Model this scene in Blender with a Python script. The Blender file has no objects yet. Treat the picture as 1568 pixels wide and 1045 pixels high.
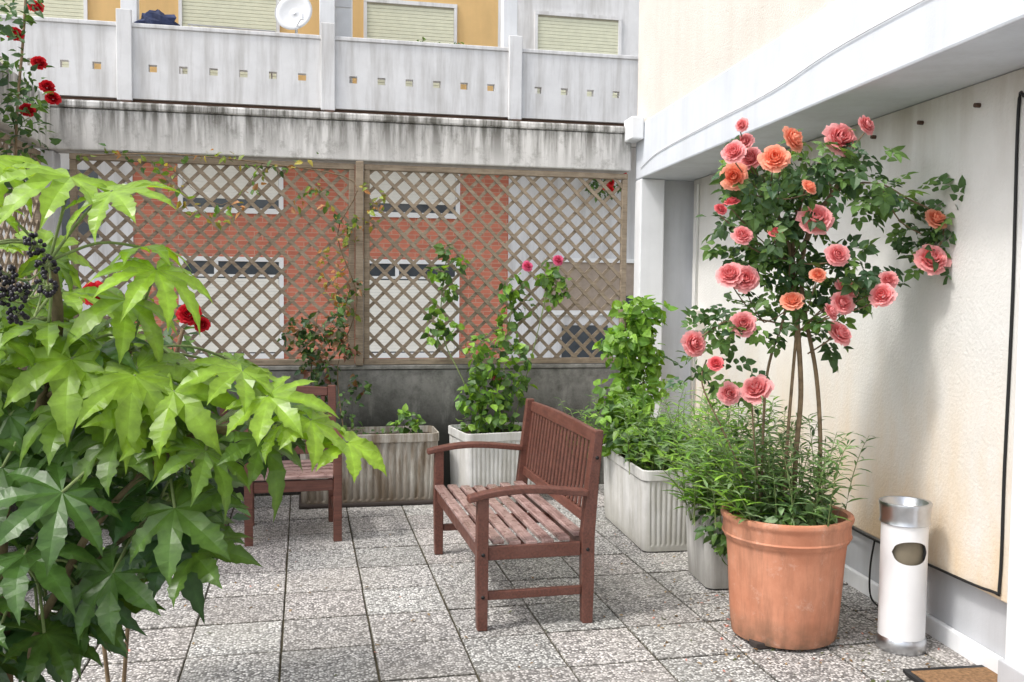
import bpy, math, random
import numpy as np
from mathutils import Vector, Matrix
random.seed(7); rng=np.random.default_rng(7)
S=bpy.context.scene
S.view_settings.view_transform='Standard'; S.view_settings.look='None'; S.view_settings.exposure=0
YAW=math.radians(12.4)
# ---------------------------------------------------------------- helpers
def link(ob,parent=None):
    S.collection.objects.link(ob)
    if parent: ob.parent=parent
    return ob
def empty(name,loc=(0,0,0),rz=0):
    e=bpy.data.objects.new(name,None); e.location=loc; e.rotation_euler=(0,0,rz); e.empty_display_size=.2
    return link(e)
def mesh_ob(name,v,f,mats,parent=None,smooth=False,cols=None,mi=None):
    m=bpy.data.meshes.new(name); m.from_pydata([tuple(p) for p in v],[],f); 
    for k in (mats if isinstance(mats,(list,tuple)) else [mats]): m.materials.append(k)
    if mi is not None: m.polygons.foreach_set('material_index',mi)
    if smooth: m.polygons.foreach_set('use_smooth',[True]*len(m.polygons))
    if cols is not None:
        a=m.color_attributes.new('Col','FLOAT_COLOR','POINT')
        a.data.foreach_set('color',np.asarray(cols,dtype=np.float32).ravel())
    m.update()
    return link(bpy.data.objects.new(name,m),parent)
BF=[(0,3,2,1),(4,5,6,7),(0,1,5,4),(1,2,6,5),(2,3,7,6),(3,0,4,7)]
def boxv(x0,x1,y0,y1,z0,z1):
    return [(x0,y0,z0),(x1,y0,z0),(x1,y1,z0),(x0,y1,z0),(x0,y0,z1),(x1,y0,z1),(x1,y1,z1),(x0,y1,z1)]
def boxes(name,lst,mat,parent=None,bevel=0):
    v=[];f=[]
    for b in lst:
        o=len(v); v+=boxv(*b); f+=[tuple(i+o for i in q) for q in BF]
    ob=mesh_ob(name,v,f,mat,parent)
    if bevel:
        md=ob.modifiers.new('b','BEVEL'); md.width=bevel; md.segments=2; md.limit_method='ANGLE'
    return ob
def box(name,x0,x1,y0,y1,z0,z1,mat,parent=None,bevel=0):
    return boxes(name,[(x0,x1,y0,y1,z0,z1)],mat,parent,bevel)
def tube_data(pts,rad,seg=8):
    v=[];f=[];n=len(pts)
    P=[Vector(p) for p in pts]
    if not isinstance(rad,(list,tuple)): rad=[rad]*n
    up=Vector((0,0,1))
    for i in range(n):
        d=(P[min(i+1,n-1)]-P[max(i-1,0)]).normalized()
        r=up if abs(d.z)<.95 else Vector((1,0,0))
        a=d.cross(r).normalized(); b=d.cross(a).normalized()
        for k in range(seg):
            t=2*math.pi*k/seg
            v.append(P[i]+(a*math.cos(t)+b*math.sin(t))*rad[i])
    for i in range(n-1):
        for k in range(seg):
            f.append((i*seg+k,i*seg+(k+1)%seg,(i+1)*seg+(k+1)%seg,(i+1)*seg+k))
    f.append(tuple(range(seg))); f.append(tuple((n-1)*seg+k for k in range(seg)))
    return v,f
def smooth_path(pts,sub=5):
    P=[Vector(p) for p in pts]; out=[]
    for i in range(len(P)-1):
        p0=P[max(i-1,0)];p1=P[i];p2=P[i+1];p3=P[min(i+2,len(P)-1)]
        for k in range(sub):
            t=k/sub
            out.append(.5*((2*p1)+(p2-p0)*t+(2*p0-5*p1+4*p2-p3)*t*t+(3*p1-p0-3*p2+p3)*t**3))
    out.append(P[-1]); return out
def tubes(name,lst,mat,parent=None,seg=8):
    v=[];f=[]
    for pts,r in lst:
        a,b=tube_data(pts,r,seg); o=len(v); v+=a; f+=[tuple(i+o for i in q) for q in b]
    return mesh_ob(name,v,f,mat,parent,True)
def revolve(name,prof,mat,loc=(0,0,0),parent=None,seg=64,wob=0,smooth=True):
    v=[];f=[];n=len(prof)
    for i,(r,z) in enumerate(prof):
        for k in range(seg):
            t=2*math.pi*k/seg; rr=r*(1+wob*math.sin(2*t+1)+wob*.6*math.sin(3*t+z*4))
            v.append((loc[0]+rr*math.cos(t),loc[1]+rr*math.sin(t),loc[2]+z))
    for i in range(n-1):
        for k in range(seg): f.append((i*seg+k,i*seg+(k+1)%seg,(i+1)*seg+(k+1)%seg,(i+1)*seg+k))
    ob=mesh_ob(name,v,f,mat,parent,smooth)
    if smooth:
        md=ob.modifiers.new('e','EDGE_SPLIT'); md.split_angle=math.radians(40)
    return ob
# ---------------------------------------------------------------- materials
def new_mat(name,rough=.8,spec=.3):
    m=bpy.data.materials.new(name); m.use_nodes=True; nt=m.node_tree
    b=nt.nodes['Principled BSDF']; b.inputs['Roughness'].default_value=rough; b.inputs['Specular IOR Level'].default_value=spec
    return m,nt,b
def coord(nt,scale=(1,1,1),kind='Object',rot=(0,0,0)):
    tc=nt.nodes.new('ShaderNodeTexCoord'); mp=nt.nodes.new('ShaderNodeMapping')
    mp.inputs['Scale'].default_value=scale; mp.inputs['Rotation'].default_value=rot
    nt.links.new(tc.outputs[kind],mp.inputs['Vector']); return mp.outputs['Vector']
def noise(nt,vec,scale,detail=6,rough=.6):
    n=nt.nodes.new('ShaderNodeTexNoise'); n.inputs['Scale'].default_value=scale; n.inputs['Detail'].default_value=detail; n.inputs['Roughness'].default_value=rough
    nt.links.new(vec,n.inputs['Vector']); return n.outputs['Fac']
def ramp(nt,fac,stops):
    r=nt.nodes.new('ShaderNodeValToRGB'); e=r.color_ramp.elements
    while len(e)<len(stops): e.new(.5)
    for i,(p,c) in enumerate(stops):
        e[i].position=p; e[i].color=(c,c,c,1) if isinstance(c,(int,float)) else (*c,1)
    nt.links.new(fac,r.inputs['Fac']); return r.outputs['Color']
def mixc(nt,a,b,fac,mode='MIX'):
    m=nt.nodes.new('ShaderNodeMix'); m.data_type='RGBA'; m.blend_type=mode
    for s,val in ((6,a),(7,b),(0,fac)):
        if isinstance(val,(int,float)): m.inputs[s].default_value=val
        elif isinstance(val,tuple): m.inputs[s].default_value=(*val,1)
        else: nt.links.new(val,m.inputs[s])
    return m.outputs[2]
def mul(nt,a,b):
    m=nt.nodes.new('ShaderNodeMath'); m.operation='MULTIPLY'
    for s,val in ((0,a),(1,b)):
        if isinstance(val,(int,float)): m.inputs[s].default_value=val
        else: nt.links.new(val,m.inputs[s])
    return m.outputs[0]
def bump(nt,b,h,strength=.3,dist=.01):
    n=nt.nodes.new('ShaderNodeBump'); n.inputs['Strength'].default_value=strength; n.inputs['Distance'].default_value=dist
    nt.links.new(h,n.inputs['Height']); nt.links.new(n.outputs['Normal'],b.inputs['Normal'])
def sep(nt,vec):
    s=nt.nodes.new('ShaderNodeSeparateXYZ'); nt.links.new(vec,s.inputs[0]); return s.outputs
def mrange(nt,val,a,b,c=0,d=1):
    m=nt.nodes.new('ShaderNodeMapRange'); m.inputs[1].default_value=a;m.inputs[2].default_value=b;m.inputs[3].default_value=c;m.inputs[4].default_value=d
    nt.links.new(val,m.inputs[0]); return m.outputs[0]
def simple(name,c,rough=.7,var=.15,scale=8,spec=.3,bmp=.15,metal=0):
    m,nt,b=new_mat(name,rough,spec); v=coord(nt)
    f=noise(nt,v,scale)
    col=mixc(nt,tuple(x*(1-var) for x in c),tuple(min(1,x*(1+var)) for x in c),ramp(nt,f,[(.3,0),(.7,1)]))
    nt.links.new(col,b.inputs['Base Color']); b.inputs['Metallic'].default_value=metal
    if bmp: bump(nt,b,noise(nt,v,scale*12),bmp,.003)
    return m
def weathered(name,base,dark,streak=.8,blot=.5,grain=.3,zlo=None,zhi=None,sc=(5,5,.45),blo=.5,bhi=.72,slo=.45,shi=.66):
    """plaster / concrete with run-off streaks and blotches"""
    m,nt,b=new_mat(name,.9,.2)
    v=coord(nt); vs=coord(nt,sc)
    c=mixc(nt,tuple(x*.9 for x in base),base,ramp(nt,noise(nt,v,2.5),[(.35,0),(.65,1)]))
    st=ramp(nt,noise(nt,vs,1.3,8,.65),[(slo,0),(shi,1)])
    if zlo is not None:
        st=mul(nt,st,mrange(nt,sep(nt,v)[2],zlo,zhi))
    c=mixc(nt,c,dark,mul(nt,st,streak))
    bl=ramp(nt,noise(nt,v,7,10,.75),[(blo,0),(bhi,1)])
    c=mixc(nt,c,tuple(x*1.3 for x in dark),mul(nt,bl,blot))
    nt.links.new(c,b.inputs['Base Color'])
    bump(nt,b,noise(nt,v,70,8,.7),grain,.006)
    return m
M_beam=weathered('weathered_concrete',(.70,.69,.67),(.12,.115,.10),.95,.5,.5,2.50,2.86,(9,9,.8),.52,.66,.40,.58)
M_low=weathered('damp_concrete',(.32,.315,.29),(.035,.035,.03),.95,.7,.6,1.0,.45,(4,4,.8),.44,.68,.28,.46)
M_parapet=weathered('painted_concrete',(.76,.755,.75),(.36,.34,.31),.5,.14,.2)
M_white=weathered('white_paint',(.80,.81,.82),(.5,.5,.49),.22,.06,.15)
M_face=weathered('shaded_white_paint',(.66,.69,.73),(.46,.47,.48),.3,.08,.2)  # white paint greyed and blued: the beam face's shade is in this colour
M_grey=weathered('grey_render',(.62,.63,.65),(.35,.35,.35),.3,.1,.15)
M_cream=weathered('cream_render',(.71,.665,.60),(.56,.50,.42),.2,.06,.9)
M_skirt=weathered('grey_skirt_paint',(.52,.53,.55),(.33,.33,.33),.3,.15,.15)
def stained_panel():
    m,nt,b=new_mat('stained_plaster_panel',.85,.25); v=coord(nt); z=sep(nt,v)[2]
    c=mixc(nt,(.66,.645,.61),(.75,.735,.70),ramp(nt,noise(nt,v,1.6),[(.35,0),(.65,1)]))
    s=ramp(nt,noise(nt,coord(nt,(2,2,.7)),1.6,6,.6),[(.28,0),(.6,1)])
    c=mixc(nt,c,(.68,.52,.34),mul(nt,mrange(nt,z,1.45,.4),s))
    c=mixc(nt,c,(.35,.28,.2),mul(nt,ramp(nt,noise(nt,v,30,8,.8),[(.60,0),(.72,.7)]),mrange(nt,z,1.3,.4,.15,1)))
    c=mixc(nt,c,(.48,.44,.38),mul(nt,mrange(nt,z,1.9,2.46),ramp(nt,noise(nt,coord(nt,(3,3,.5)),1.7,7),[(.38,0),(.65,.7)])))
    nt.links.new(c,b.inputs['Base Color']); bump(nt,b,noise(nt,v,60,6,.6),.6,.008); return m
M_panel=stained_panel()
def tiles_mat():
    m,nt,b=new_mat('washed_gravel_paving',.75,.3); v=coord(nt)
    wv=nt.nodes.new('ShaderNodeTexNoise'); wv.inputs['Scale'].default_value=40; nt.links.new(v,wv.inputs['Vector'])
    vm=nt.nodes.new('ShaderNodeVectorMath'); vm.operation='MULTIPLY_ADD'; nt.links.new(wv.outputs['Color'],vm.inputs[0]); vm.inputs[1].default_value=(.012,.012,.012); nt.links.new(v,vm.inputs[2])
    vo=nt.nodes.new('ShaderNodeTexVoronoi'); vo.inputs['Scale'].default_value=84; nt.links.new(vm.outputs[0],vo.inputs['Vector'])
    s=nt.nodes.new('ShaderNodeSeparateColor'); nt.links.new(vo.outputs['Color'],s.inputs[0])
    c=ramp(nt,s.outputs[0],[(0,(.13,.13,.13)),(.22,(.29,.285,.28)),(.45,(.54,.53,.52)),(.7,(.72,.71,.69)),(1,(.90,.89,.87))])
    edge=ramp(nt,vo.outputs['Distance'],[(.33,0),(.66,1)])
    c=mixc(nt,c,(.14,.135,.13),edge)
    c=mixc(nt,c,(.58,.57,.55),ramp(nt,noise(nt,v,18,6,.7),[(.48,0),(.75,.7)]))
    dirt=ramp(nt,noise(nt,v,1.5,6,.6),[(.45,0),(.75,.5)])
    c=mixc(nt,c,(.31,.295,.265),dirt)
    at=nt.nodes.new('ShaderNodeAttribute'); at.attribute_name='Col'
    c=mixc(nt,c,at.outputs['Color'],1.0,'MULTIPLY')
    nt.links.new(c,b.inputs['Base Color'])
    bump(nt,b,ramp(nt,vo.outputs['Distance'],[(0,1),(.7,0)]),.4,.005)
    return m
M_tile=tiles_mat()
M_joint=simple('mossy_joint',(.07,.06,.035),.95,.6,4)
M_ground=simple('ground_earth',(.22,.21,.19),.95,.3,2)
def wood(name,c1,c2,rough,worn=.5):
    m,nt,b=new_mat(name,rough,.5); v=coord(nt,(2,30,30))
    f=noise(nt,v,3,6,.6)
    c=mixc(nt,c1,c2,ramp(nt,f,[(.3,0),(.7,1)]))
    w=ramp(nt,noise(nt,coord(nt),9,6,.7),[(.45,0),(.8,worn)])
    c=mixc(nt,c,tuple(x*1.4+.05 for x in c2),w)
    nt.links.new(c,b.inputs['Base Color']); bump(nt,b,f,.25,.003)
    nt.links.new(ramp(nt,noise(nt,coord(nt),14),[(.3,rough-.1),(.7,rough+.15)]),b.inputs['Roughness'])
    return m
M_wood=wood('mahogany_stained_wood',(.075,.027,.019),(.16,.058,.038),.42,.3)
M_seat=wood('worn_sheen_seat_wood',(.15,.075,.062),(.38,.26,.235),.28,.8)  # bleached wear plus highlights put into the paler slat colour
M_lat=wood('weathered_lattice_wood',(.17,.13,.09),(.33,.265,.19),.8)
def terracotta():
    m,nt,b=new_mat('terracotta',.7,.3); v=coord(nt)
    c=mixc(nt,(.46,.18,.10),(.62,.28,.17),ramp(nt,noise(nt,v,4,6,.6),[(.35,0),(.65,1)]))
    c=mixc(nt,c,(.30,.14,.085),ramp(nt,noise(nt,coord(nt,(8,8,1)),1.5,8,.7),[(.44,0),(.70,.9)]))
    c=mixc(nt,c,(.66,.47,.38),ramp(nt,noise(nt,v,11,8,.8),[(.56,0),(.72,.6)]))
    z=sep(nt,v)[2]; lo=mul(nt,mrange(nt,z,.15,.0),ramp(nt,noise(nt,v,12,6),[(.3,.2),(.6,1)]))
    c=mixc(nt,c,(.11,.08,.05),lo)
    nt.links.new(c,b.inputs['Base Color']); bump(nt,b,noise(nt,v,35,6,.7),.25,.006); return m
M_terra=terracotta()
def planter_mat(name,base,dirty,amt):
    m,nt,b=new_mat(name,.8,.25); v=coord(nt)
    c=mixc(nt,base,tuple(x*.8 for x in base),ramp(nt,noise(nt,v,5),[(.35,0),(.65,1)]))
    c=mixc(nt,c,dirty,ramp(nt,noise(nt,coord(nt,(9,9,1.2)),1.6,8,.7),[(.52-amt*.22,0),(.70-amt*.08,amt)]))
    z=sep(nt,v)[2]; lo=mrange(nt,z,.22,.0); c=mixc(nt,c,tuple(x*.7 for x in dirty),mul(nt,lo,.3+amt*.6))
    nt.links.new(c,b.inputs['Base Color']); bump(nt,b,noise(nt,v,60),.2,.004); return m
M_pl_dirty=planter_mat('lichened_planter_concrete',(.66,.64,.58),(.18,.135,.09),.95)
M_pl_white=planter_mat('white_planter_plastic',(.72,.715,.69),(.33,.31,.25),.5)
M_pl_grey=planter_mat('grey_planter_concrete',(.60,.59,.56),(.24,.225,.20),.6)
M_soil=simple('soil',(.045,.03,.02),.95,.5,30,bmp=.8)
M_saucer=simple('dark_saucer',(.05,.04,.035),.8)
def brick_mat():
    m,nt,b=new_mat('red_brickwork',.9,.2); v=coord(nt); s=sep(nt,v)
    cb=nt.nodes.new('ShaderNodeCombineXYZ'); nt.links.new(s[0],cb.inputs[0]); nt.links.new(s[2],cb.inputs[1])
    br=nt.nodes.new('ShaderNodeTexBrick'); nt.links.new(cb.outputs[0],br.inputs['Vector'])
    br.inputs['Scale'].default_value=1; br.inputs['Brick Width'].default_value=.25; br.inputs['Row Height'].default_value=.072; br.inputs['Mortar Size'].default_value=.006
    br.inputs['Color1'].default_value=(.62,.215,.135,1); br.inputs['Color2'].default_value=(.50,.165,.105,1); br.inputs['Mortar'].default_value=(.56,.34,.25,1)
    c=mixc(nt,br.outputs['Color'],(.36,.13,.09),ramp(nt,noise(nt,v,3,7,.7),[(.5,0),(.75,.5)]))
    nt.links.new(c,b.inputs['Base Color']); return m
M_red=brick_mat()
M_ochre=weathered('ochre_render',(.70,.47,.21),(.48,.33,.16),.2,.08,.2)
M_shut=simple('shutter_beige',(.66,.66,.50),.6,.06)
M_blind=simple('blind_white',(.82,.80,.72),.6,.05)
M_win=simple('white_window_paint',(.82,.82,.80),.5,.04)
M_dark=simple('dark_recess',(.03,.028,.027),.9)
M_brown=simple('dark_brown',(.12,.07,.05),.7)  # dark brown for the painted shadow gap, the brackets and the bolts
M_gap=simple('shutter_joint',(.38,.36,.27),.8)
M_black=simple('black_rubber',(.015,.015,.015),.5,.1)
M_metal=simple('brushed_steel',(.55,.56,.58),.32,.1,20,metal=1,bmp=.05)
M_binw=simple('white_enamel',(.78,.78,.78),.3,.04,5,spec=.5,bmp=0)
M_mat=simple('coir_mat',(.26,.15,.075),.95,.4,60,bmp=1)
M_glass=simple('window_glass_dark',(.05,.06,.07),.1,.2,spec=.6,bmp=0)
M_dish=simple('dish_paint',(.60,.61,.62),.4,.05)
M_blue=simple('dark_blue_cloth',(.03,.04,.09),.8,.5)
M_bark=simple('bark',(.19,.135,.08),.85,.4,25,bmp=.6)
M_bark_g=simple('green_stem',(.17,.22,.08),.6,.3,25)
def leaf_mat(name,rough,trans,spec=.4,tint=(1.6,1.5,.5)):
    m,nt,b=new_mat(name,rough,spec)
    at=nt.nodes.new('ShaderNodeAttribute'); at.attribute_name='Col'
    n=ramp(nt,noise(nt,coord(nt),35,4),[(.3,.78),(.7,1.2)])
    c=mixc(nt,at.outputs['Color'],n,1.0,'MULTIPLY')
    nt.links.new(c,b.inputs['Base Color'])
    t=nt.nodes.new('ShaderNodeBsdfTranslucent'); 
    tc=mixc(nt,c,tint,1.0,'MULTIPLY'); nt.links.new(tc,t.inputs['Color'])
    mx=nt.nodes.new('ShaderNodeMixShader'); mx.inputs[0].default_value=trans
    nt.links.new(b.outputs[0],mx.inputs[1]); nt.links.new(t.outputs[0],mx.inputs[2])
    nt.links.new(mx.outputs[0],nt.nodes['Material Output'].inputs['Surface'])
    bump(nt,b,noise(nt,coord(nt),60,3),.15,.004)
    return m
M_leaf=leaf_mat('leaf',.45,.33)
M_fatsia=leaf_mat('glossy_leaf',.33,.38,.45,(1.6,1.45,.5))
def petal_mat():
    m,nt,b=new_mat('rose_petal',.6,.2)
    at=nt.nodes.new('ShaderNodeAttribute'); at.attribute_name='Col'
    nt.links.new(at.outputs['Color'],b.inputs['Base Color'])
    t=nt.nodes.new('ShaderNodeBsdfTranslucent'); nt.links.new(at.outputs['Color'],t.inputs['Color'])
    mx=nt.nodes.new('ShaderNodeMixShader'); mx.inputs[0].default_value=.35
    nt.links.new(b.outputs[0],mx.inputs[1]); nt.links.new(t.outputs[0],mx.inputs[2])
    nt.links.new(mx.outputs[0],nt.nodes['Material Output'].inputs['Surface']); return m
M_petal=petal_mat()
# ---------------------------------------------------------------- cloud builder
class Cloud:
    def __init__(s): s.v=[];s.f=[];s.c=[];s.n=0
    def add(s,tv,tf,R,loc,sc,col):
        w=(tv*sc)@np.asarray(R).T+np.asarray(loc); s.v.append(w)
        s.f+= [tuple(i+s.n for i in q) for q in tf]; s.n+=len(tv)
        col=np.asarray(col,dtype=float)
        if col.ndim==1: col=np.tile(np.append(col[:3],1),(len(tv),1))
        s.c.append(col)
    def build(s,name,mat,parent=None,smooth=False):
        return mesh_ob(name,np.vstack(s.v),s.f,mat,parent,smooth,np.vstack(s.c))
def frame(n,a):
    n=np.array(n,float); n/=np.linalg.norm(n)+1e-9
    a=np.array(a,float); a-=n*a.dot(n)
    if np.linalg.norm(a)<1e-4: a=np.cross(n,[1,0,.1])
    a/=np.linalg.norm(a); b=np.cross(a,n)
    return np.stack([b,a,n],axis=1)
def oval(wd=.3,droop=.25,fold=.1):
    ys=[0,.3,.65,1]; ws=[.02,wd,wd*.75,0]; v=[];f=[]
    for y,w in zip(ys,ws):
        z=-droop*y*y
        if y in (1,): v.append((0,y,z))
        else: v+= [(-w,y,z+fold*w*3),(0,y,z),(w,y,z+fold*w*3)]
    for i in range(2):
        o=i*3; f+=[(o,o+1,o+4,o+3),(o+1,o+2,o+5,o+4)]
    f+=[(6,7,9),(7,8,9)]
    return np.array(v),f
OV=oval(); NAR=oval(.09,.3,.1); WIDE=oval(.38,.2,.08)
def compound():
    tv,tf=oval(.36,.2,.1); V=[];F=[];n=0
    for (x,y,ang,sc) in [(0,.62,0,.52),(.03,.5,-60,.45),(-.03,.5,60,.45),(.03,.2,-65,.37),(-.03,.2,65,.37)]:
        t=math.radians(ang); c,s=math.cos(t),math.sin(t); R=np.array([[c,-s,0],[s,c,0],[0,0,1]])
        V.append((tv*sc)@R.T+np.array([x,y,-.1*y])); F+=[tuple(i+n for i in q) for q in tf]; n+=len(tv)
    return np.vstack(V),F
COMP=compound()
def rose_template():
    """double rose: packed dome of overlapping cupped petals"""
    V=[];F=[];C=[];n=0
    for L,(cnt,R,H,op) in enumerate([(3,.16,.74,-.10),(6,.32,.76,-.10),(9,.50,.72,-.08),(11,.68,.62,-.03),(12,.85,.44,.05),(10,.96,.20,.16)]):
        for k in range(cnt):
            th=2*math.pi*(k+.5*(L%2))/cnt+random.uniform(-.25,.25); hh=H*random.uniform(.82,1.12); Rr=R*random.uniform(.92,1.08)
            for i,t in enumerate([0,.35,.7,1]):
                for s in (-1,-.35,.35,1):
                    w=(.95 if L<2 else .46)*math.sin(math.pi*(.18+.62*t))*1.1
                    r=Rr*(.25+.75*t**.6)*(1+.07*random.uniform(-1,1))
                    if t==1: r+=op
                    z=hh*t**1.1-.2-(.05 if (t==1 and L>2) else 0)-.10*abs(s)*t
                    V.append((r*math.cos(th+s*w),r*math.sin(th+s*w),z)); C.append((L/5.,t))
            for i in range(3):
                for j in range(3):
                    o=n+i*4+j; F.append((o,o+1,o+5,o+4))
            n+=16
    return np.array(V),F,np.array(C)
ROSES=[rose_template() for _ in range(5)]
def add_rose(cl,loc,r,facing,inner,outer):
    tv,tf,cc=ROSES[rng.integers(5)]
    R=frame(facing,(rng.normal(),rng.normal(),rng.normal()))
    k=np.clip(cc[:,:1]*.35+cc[:,1:]**2.5*.6,0,1)
    col=np.array(inner)*(1-k)+np.array(outer)*k
    col*=rng.uniform(.90,1.04)
    cl.add(tv,tf,R,loc,r,np.hstack([np.clip(col,0,.94),np.ones((len(col),1))]))
def leaves(cl,center,rad,n,size,pal,tmpl=OV,up=.7,hollow=.25,out=.6):
    center=np.array(center,float); rad=np.array(rad if hasattr(rad,'__len__') else (rad,)*3,float)
    for _ in range(n):
        d=rng.normal(size=3); d/=np.linalg.norm(d); q=(hollow+(1-hollow)*rng.random())**.6
        p=center+d*rad*q
        nrm=rng.normal(size=3)*.5+np.array([0,-.25,up])+d*out*.6
        a=d*out+rng.normal(size=3)*.6+np.array([0,0,-.25])
        c=np.array(pal[rng.integers(len(pal))])*rng.uniform(.7,1.25)
        cl.add(tmpl[0],tmpl[1],frame(nrm,a),p,size*rng.uniform(.65,1.25),c)
G_mid=[(.09,.175,.048),(.12,.22,.053),(.065,.135,.045)]
G_bright=[(.19,.355,.048),(.24,.42,.058),(.13,.27,.042)]
G_dark=[(.04,.088,.032),(.055,.11,.04),(.045,.10,.046)]
G_grey=[(.20,.31,.14),(.15,.26,.09),(.24,.34,.18)]
G_red=[(.16,.07,.045),(.10,.14,.045),(.07,.12,.045),(.22,.12,.055)]
G_yel=[(.35,.30,.06),(.23,.30,.06),(.42,.20,.08)]
# ---------------------------------------------------------------- ground and paving
mesh_ob('ground',[(-90,-60,-.05),(90,-60,-.05),(90,120,-.05),(-90,120,-.05)],[(0,1,2,3)],M_ground)
pv=empty('terrace_paving')
mesh_ob('joint_bed',[(-5.7,-2.2,-.010),(3.5,-2.2,-.010),(3.5,7.6,-.010),(-5.7,7.6,-.010)],[(0,1,2,3)],M_joint,pv)
v=[];f=[];c=[]
for i in range(-14,9):
    for j in range(-16,9):
        g=.003+random.uniform(0,.0012); gy=.0055+random.uniform(0,.002)
        jx=random.uniform(-.002,.002)
        x0=-.10+.4*i+g+jx; y0=4.2+.4*j+gy; x1=-.10+.4*(i+1)-g+jx; y1=4.2+.4*(j+1)-gy
        if x1>3.5 or y1>7.62: continue
        z=random.uniform(-.002,.002); tx=random.uniform(-.0015,.0015); ty=random.uniform(-.0015,.0015); e=.004
        o=len(v)
        v+=[(x0,y0,-.03),(x1,y0,-.03),(x1,y1,-.03),(x0,y1,-.03),(x0,y0,z-.004),(x1,y0,z-.004),(x1,y1,z-.004),(x0,y1,z-.004),
            (x0+e,y0+e,z-tx),(x1-e,y0+e,z+ty),(x1-e,y1-e,z+tx),(x0+e,y1-e,z-ty)]
        f+=[tuple(o+k for k in q) for q in [(0,1,5,4),(1,2,6,5),(2,3,7,6),(3,0,4,7),(4,5,9,8),(5,6,10,9),(6,7,11,10),(7,4,8,11),(8,9,10,11)]]
        s=random.uniform(.80,1.06); w=random.uniform(.96,1.01)
        c+=[(s*.55,s*.53,s*.48,1)]*8+[(s,s*w,s*w*.98,1)]*4
mesh_ob('paving_slabs',v,f,M_tile,pv,cols=c)
cl=Cloud()
for _ in range(520):
    if rng.random()<.65: x,y=rng.normal(2.3,.38),rng.normal(4.0,.5)
    else: x,y=rng.uniform(-1.2,2.7),rng.uniform(3.2,6.8)
    if x>2.8: continue
    cl.add(OV[0],OV[1],frame((rng.normal()*.2,rng.normal()*.2,1),(rng.normal(),rng.normal(),0)),(x,y,.006),rng.uniform(.008,.028),[(.22,.13,.06),(.12,.08,.04),(.35,.25,.15),(.10,.12,.04),(.6,.27,.25)][rng.integers(5)])
cl.build('leaf_litter',M_leaf)
# ---------------------------------------------------------------- back wall with lattice
YB=7.45
bw=empty('back_wall')
box('lower_wall',-1.75,2.85,YB,YB+.2,-.04,.955,M_low,bw,.01)
box('lower_coping',-1.75,2.62,YB-.012,YB+.2,.958,.99,M_low,bw,.006)
box('upper_beam',-1.86,2.62,YB-.02,YB+.22,2.57,2.87,M_beam,bw,.012)
box('beam_coping',-1.9,2.66,YB-.035,YB+.25,2.873,2.93,M_beam,bw,.015)
def lattice(parent,x0,x1,z0,z1,y,swap=False):
    for layer,sgn in ((0,1),(1,-1)):
        v=[];f=[]
        sp=.148; w=.027
        H=z1-z0
        t=x0-H-.1+(.05 if layer else 0)
        while t<x1+H+.1:
            a=t; b=t+sgn*H
            def clip(xa,za,xb,zb):
                d=xb-xa
                u0,u1=0,1
                for lim,sg in ((x0,1),(x1,-1)):
                    fa=sg*(xa-lim); fb=sg*(xb-lim)
                    if fa<0 and fb<0: return None
                    if fa<0: u0=max(u0,fa/(fa-fb))
                    if fb<0: u1=min(u1,fa/(fa-fb))
                if u1-u0<.02: return None
                return (xa+d*u0,za+(zb-za)*u0,xa+d*u1,za+(zb-za)*u1)
            r=clip(a,z0,b,z1)
            if r:
                xa,zA,xb,zB=r; j=random.uniform(-.007,.007); j2=random.uniform(-.007,.007)
                yy=y+(-.013 if layer else .0)+random.uniform(-.0008,.0008); th=.006
                ww=w*random.uniform(.9,1.1)
                dx,dz=(ww/2)*.707,(ww/2)*.707*(-sgn)
                q=[(xa-dx+j,zA-dz),(xa+dx+j,zA+dz),(xb+dx+j2,zB+dz),(xb-dx+j2,zB-dz)]
                o=len(v)
                for Y in (yy-th,yy+th):
                    for (X,Z) in q: v.append((X,Y,Z))
                f+=[(o,o+1,o+2,o+3),(o+7,o+6,o+5,o+4)]+[(o+i,o+4+i,o+4+(i+1)%4,o+(i+1)%4) for i in range(4)]
            t+=sp
        if swap: v=[(Y,X,Z) for (X,Y,Z) in v]
        mesh_ob('laths_%d'%(layer+1),v,f,M_lat,parent)
def trellis(name,x0,x1,z0,z1,y,swap=False):
    e=empty(name); lattice(e,x0+.03,x1-.03,z0+.03,z1-.03,y+.0,swap)
    B=[(x0,x1,y-.03,y+.02,z1-.045,z1),(x0,x1,y-.03,y+.02,z0,z0+.045),(x0,x0+.045,y-.027,y+.02,z0+.046,z1-.046),(x1-.045,x1,y-.027,y+.02,z0+.046,z1-.046)]
    if swap: B=[(b[2],b[3],b[0],b[1],b[4],b[5]) for b in B]
    boxes('frame',B,M_lat,e,.004); return e
trellis('lattice_trellis',-1.66,.385,.995,2.55,YB+.03)
trellis('lattice_trellis',.455,2.60,.995,2.55,YB+.03)
box('trellis_post',.39,.45,YB-.03,YB+.05,.992,2.567,M_lat,None,.004)
lw=empty('side_wall')
box('lower_wall',-1.98,-1.78,4.9,YB+.2,-.04,.94,M_low,lw,.01)
box('corner_pillar',-1.99,-1.765,YB-.0,YB+.22,.945,2.565,M_grey,lw,.01)
box('upper_beam',-1.99,-1.77,4.9,YB-.03,2.57,2.93,M_beam,lw,.015)
box('end_pillar',-1.99,-1.77,4.9,5.1,.945,2.565,M_grey,lw,.01)
trellis('lattice_trellis',5.12,7.42,.995,2.55,-1.86,True)
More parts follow.
